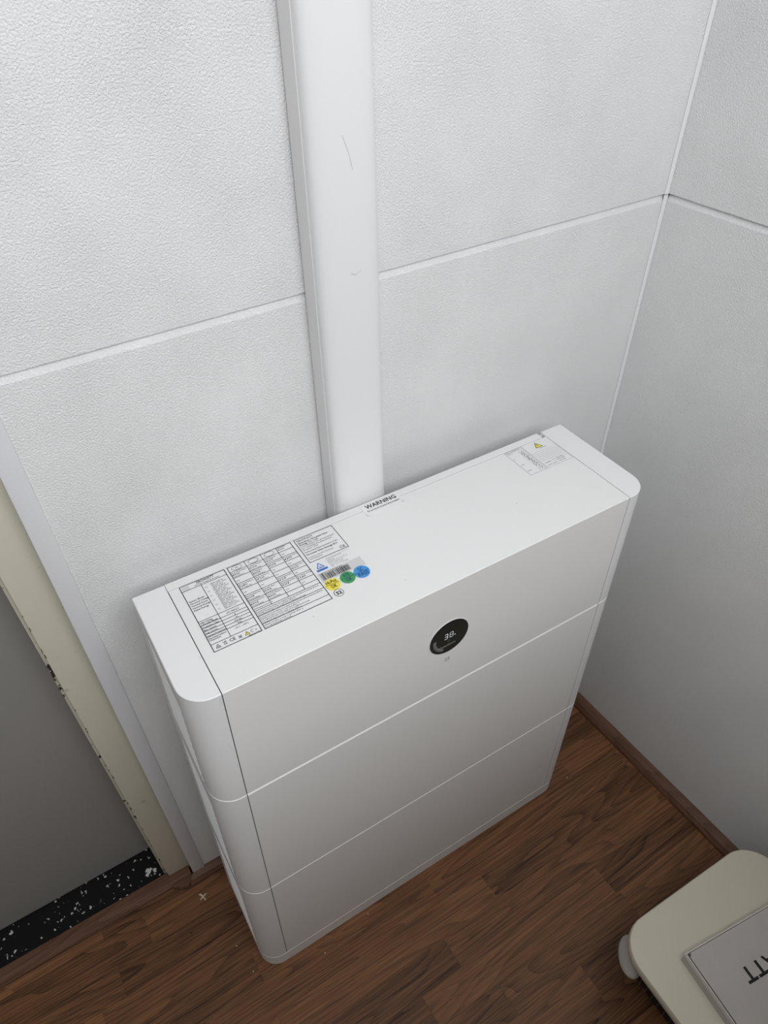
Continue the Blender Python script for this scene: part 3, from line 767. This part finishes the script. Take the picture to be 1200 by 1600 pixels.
for i in range(26):
    a = math.radians(172 + i * 2.9 * 1.05); p.line(0.0262 * math.cos(a), 0.0262 * math.sin(a), 0.0215 * math.cos(a), 0.0215 * math.sin(a), 0.0005)
p.text('...', -0.002, -0.0118, 0.004); p.build('dim_print', M_ledg, disp)
p = Print(fr3); p.line(-0.003, -0.0055, 0.002, -0.0055, 0.0004); p.line(-0.003, -0.0080, 0.002, -0.0080, 0.0004); p.line(0.002, -0.0055, -0.001, -0.0080, 0.0004)
p.build('green_icon', M_ledgreen, disp)
# little touch icon under the display
p = Print(lambda u, v: (0.3484 + u, -D - 0.0003, 0.6895 + v))
out = [(-0.0030, 0.0030), (-0.0018, 0.0014), (0.0, 0.0024), (0.0018, 0.0014), (0.0030, 0.0030), (0.0032, -0.0008), (0.0018, -0.0034), (-0.0018, -0.0034), (-0.0032, -0.0008)]
for i in range(9): p.line(*out[i], *out[(i + 1) % 9], 0.0006)
o = p.build('touch_icon', M_ink, unit); o['label'] = 'tiny grey outline icon under the display'

# ------------------------------------------------------------------ low appliance in the right foreground
ap = bpy.data.objects.new('floor_appliance', None); C.objects.link(ap)
ap.location = (0.5055, -0.5375, 0); ap.rotation_euler.z = math.radians(-2.4)
tag(ap, 'low cream-white appliance with rounded flat top and black ribbed sides beside right wall', 'appliance')
PW, PD, PR, PH = 0.330, 0.420, 0.058, 0.170
def rrect(ins, r):
    a, c, d_, e_ = ins, PW - ins, -PD + ins, -ins
    return arc(c - r, e_ - r, r, 0, PI / 2, 10) + arc(a + r, e_ - r, r, PI / 2, PI, 10) + arc(a + r, d_ + r, r, PI, 1.5 * PI, 10) + arc(c - r, d_ + r, r, 1.5 * PI, 2 * PI, 10)
prs = [(0.004, PH - 0.024), (0.0, PH - 0.018), (0.0, PH - 0.005), (0.0015, PH - 0.0015), (0.005, PH)]
link('top_plate', to_mesh(loft([[(x, y, z) for x, y in rrect(i_, PR - i_)] for i_, z in prs]), 'top_plate', 0.7), M_plate, ap)
link('grille_body', to_mesh(loft([[(x, y, z) for x, y in rrect(i_, PR - i_)] for i_, z in ((0.024, 0.095), (0.014, 0.100), (0.014, PH - 0.0235))]), 'grille_body', 0.5), M_blackpl, ap)
link('lower_body', to_mesh(loft([[(x, y, z) for x, y in rrect(i_, 0.03)] for i_, z in ((0.06, 0.0), (0.05, 0.006), (0.05, 0.096))]), 'lower_body', 0.5), M_blackpl, ap)
ribm = None
rp = rrect(0.0132, PR - 0.0132)
# ribs along the left and back sides, pale thin wires
for (xa, ya, dx, dy, n_) in ((0.0125, -0.052, 0, -0.0125, 27), (PW - 0.0125, -0.052, 0, -0.0125, 27)):
    for i in range(n_):
        x_, y_ = xa + dx * i, ya + dy * i
        if ribm is None:
            ribm = to_mesh(box_bm(-0.0004, 0.0004, -0.00025, 0.00025, 0.100, PH - 0.022), 'rib'); ribm.materials.append(M_wire)
        link('rib', ribm, None, ap, (x_, y_, 0))
# pale oval lug standing out at the back-left corner
bm = bmesh.new(); bmesh.ops.create_uvsphere(bm, u_segments=28, v_segments=16, radius=1.0)
for v_ in bm.verts: v_.co = Vector((v_.co.x * 0.020, v_.co.y * 0.034, v_.co.z * 0.010))
rotm = Matrix.Rotation(math.radians(-38), 4, 'Z') @ Matrix.Rotation(math.radians(-18), 4, 'Y')
bmesh.ops.transform(bm, matrix=Matrix.Translation((0.022, -0.030, 0.118)) @ rotm, verts=bm.verts)
link('lug', to_mesh(bm, 'lug', 3.0), M_lug, ap)

# grey-green metal post against the right wall, just behind the appliance
# ------------------------------------------------------------------ white carton lying on the appliance
cb = bpy.data.objects.new('product_box', None); C.objects.link(cb)
cb.location = (0.5693, -0.6185, PH + 0.0002); cb.rotation_euler.z = math.radians(-7.5)
tag(cb, 'flat white cardboard box printed with black lettering, lying on the cream appliance top', 'box')
BW, BD, BH = 0.235, 0.155, 0.028
link('box_base', to_mesh(box_bm(0.0, BW, -BD, 0.0, 0.0, BH - 0.010), 'box_base'), M_carton, cb)
bm = bmesh.new()
for a in ((0, BW, -0.0015, 0), (0, BW, -BD, -BD + 0.0015), (0, 0.0015, -BD + 0.0015, -0.0015), (BW - 0.0015, BW, -BD + 0.0015, -0.0015)):
    box_bm(a[0], a[1], a[2], a[3], BH - 0.010, BH - 0.0006, bm)
link('rim', to_mesh(bm, 'rim'), M_cartonw, cb)
bm = box_bm(0.0034, BW - 0.0034, -BD + 0.0034, -0.0024, BH - 0.0095, BH)
bmesh.ops.bevel(bm, geom=[e for e in bm.edges if abs(e.verts[0].co.z - e.verts[1].co.z) > 0.001], offset=0.004, segments=3, affect='EDGES')
lid = link('lid', to_mesh(bm, 'lid'), M_carton, cb)
# lettering is upside down to the viewer
p = Print(lambda u, v: (0.0595 + (0.151 - u), -0.0524 - v, BH + 0.0002))
for i_, ch_ in enumerate('GROWATT'): p.text(ch_, i_ * 0.0218 + 0.0098, 0.0, 0.0298, 0.018, center=True, width=0.0194)
p.build('lettering', M_ink, lid)

# ------------------------------------------------------------------ crumbs on the floor
def crumb(name, x, y, r, m, label, arms=0):
    bm = bmesh.new(); rc = random.Random(int(x * 9999))
    bmesh.ops.create_icosphere(bm, subdivisions=1, radius=r, matrix=Matrix.Translation((0, 0, r * 0.6)))
    for v_ in bm.verts: v_.co *= rc.uniform(0.75, 1.25); v_.co.z = max(v_.co.z * 0.6, 0)
    for i in range(arms):
        a = 2 * PI * i / arms + rc.uniform(-0.8, 0.8); L = rc.uniform(2.2, 3.6) * r
        b2 = bmesh.new(); bmesh.ops.create_icosphere(b2, subdivisions=1, radius=1.0)
        bmesh.ops.transform(b2, matrix=Matrix.Rotation(a, 4, 'Z') @ Matrix.Translation((L * 0.55, 0, r * 0.5)) @ Matrix.Diagonal((L * 0.6, r * 0.45, r * 0.45, 1)), verts=b2.verts)
        tmp = bpy.data.meshes.new('tmp'); b2.to_mesh(tmp); b2.free(); bm.from_mesh(tmp); bpy.data.meshes.remove(tmp)
    o = link(name, to_mesh(bm, name), m, None, (x, y, 0.0002))
    return tag(o, label, 'crumb', 'crumbs on the floor')
crumb('wood_splinter', -0.0545, -0.0475, 0.0034, M_crumb, 'pale star-shaped splinter on the floor by the skirting end', 5)
for x, y, s_ in ((-0.0335, -0.1615, 0), (-0.0247, -0.2159, 0), (0.7214, -0.2390, 0), (0.1014, -0.2584, 0), (0.2040, -0.2435, 0), (0.0088, -0.3234, 0), (-0.1764, -0.0270, 0)):
    pass
for x, y, m_, lb in ((-0.0335, -0.1615, M_crumb, 'tiny pale crumb on the floor beside the left side of the battery'),
                     (-0.0247, -0.2159, M_crumb, 'tiny pale crumb on the floor left of the battery front corner'),
                     (0.7214, -0.2390, M_crumb, 'tiny pale crumb on the floor right of the battery front'),
                     (0.1014, -0.2584, M_crumb, 'tiny pale crumb before the left half of the battery base'),
                     (0.2040, -0.2435, M_crumb, 'tiny pale crumb close against the middle of the battery base'),
                     (-0.0971, -0.0968, M_crumbd, 'tiny dark crumb on the floor before the door frame')):
    crumb('crumb', x, y, 0.0013, m_, lb)
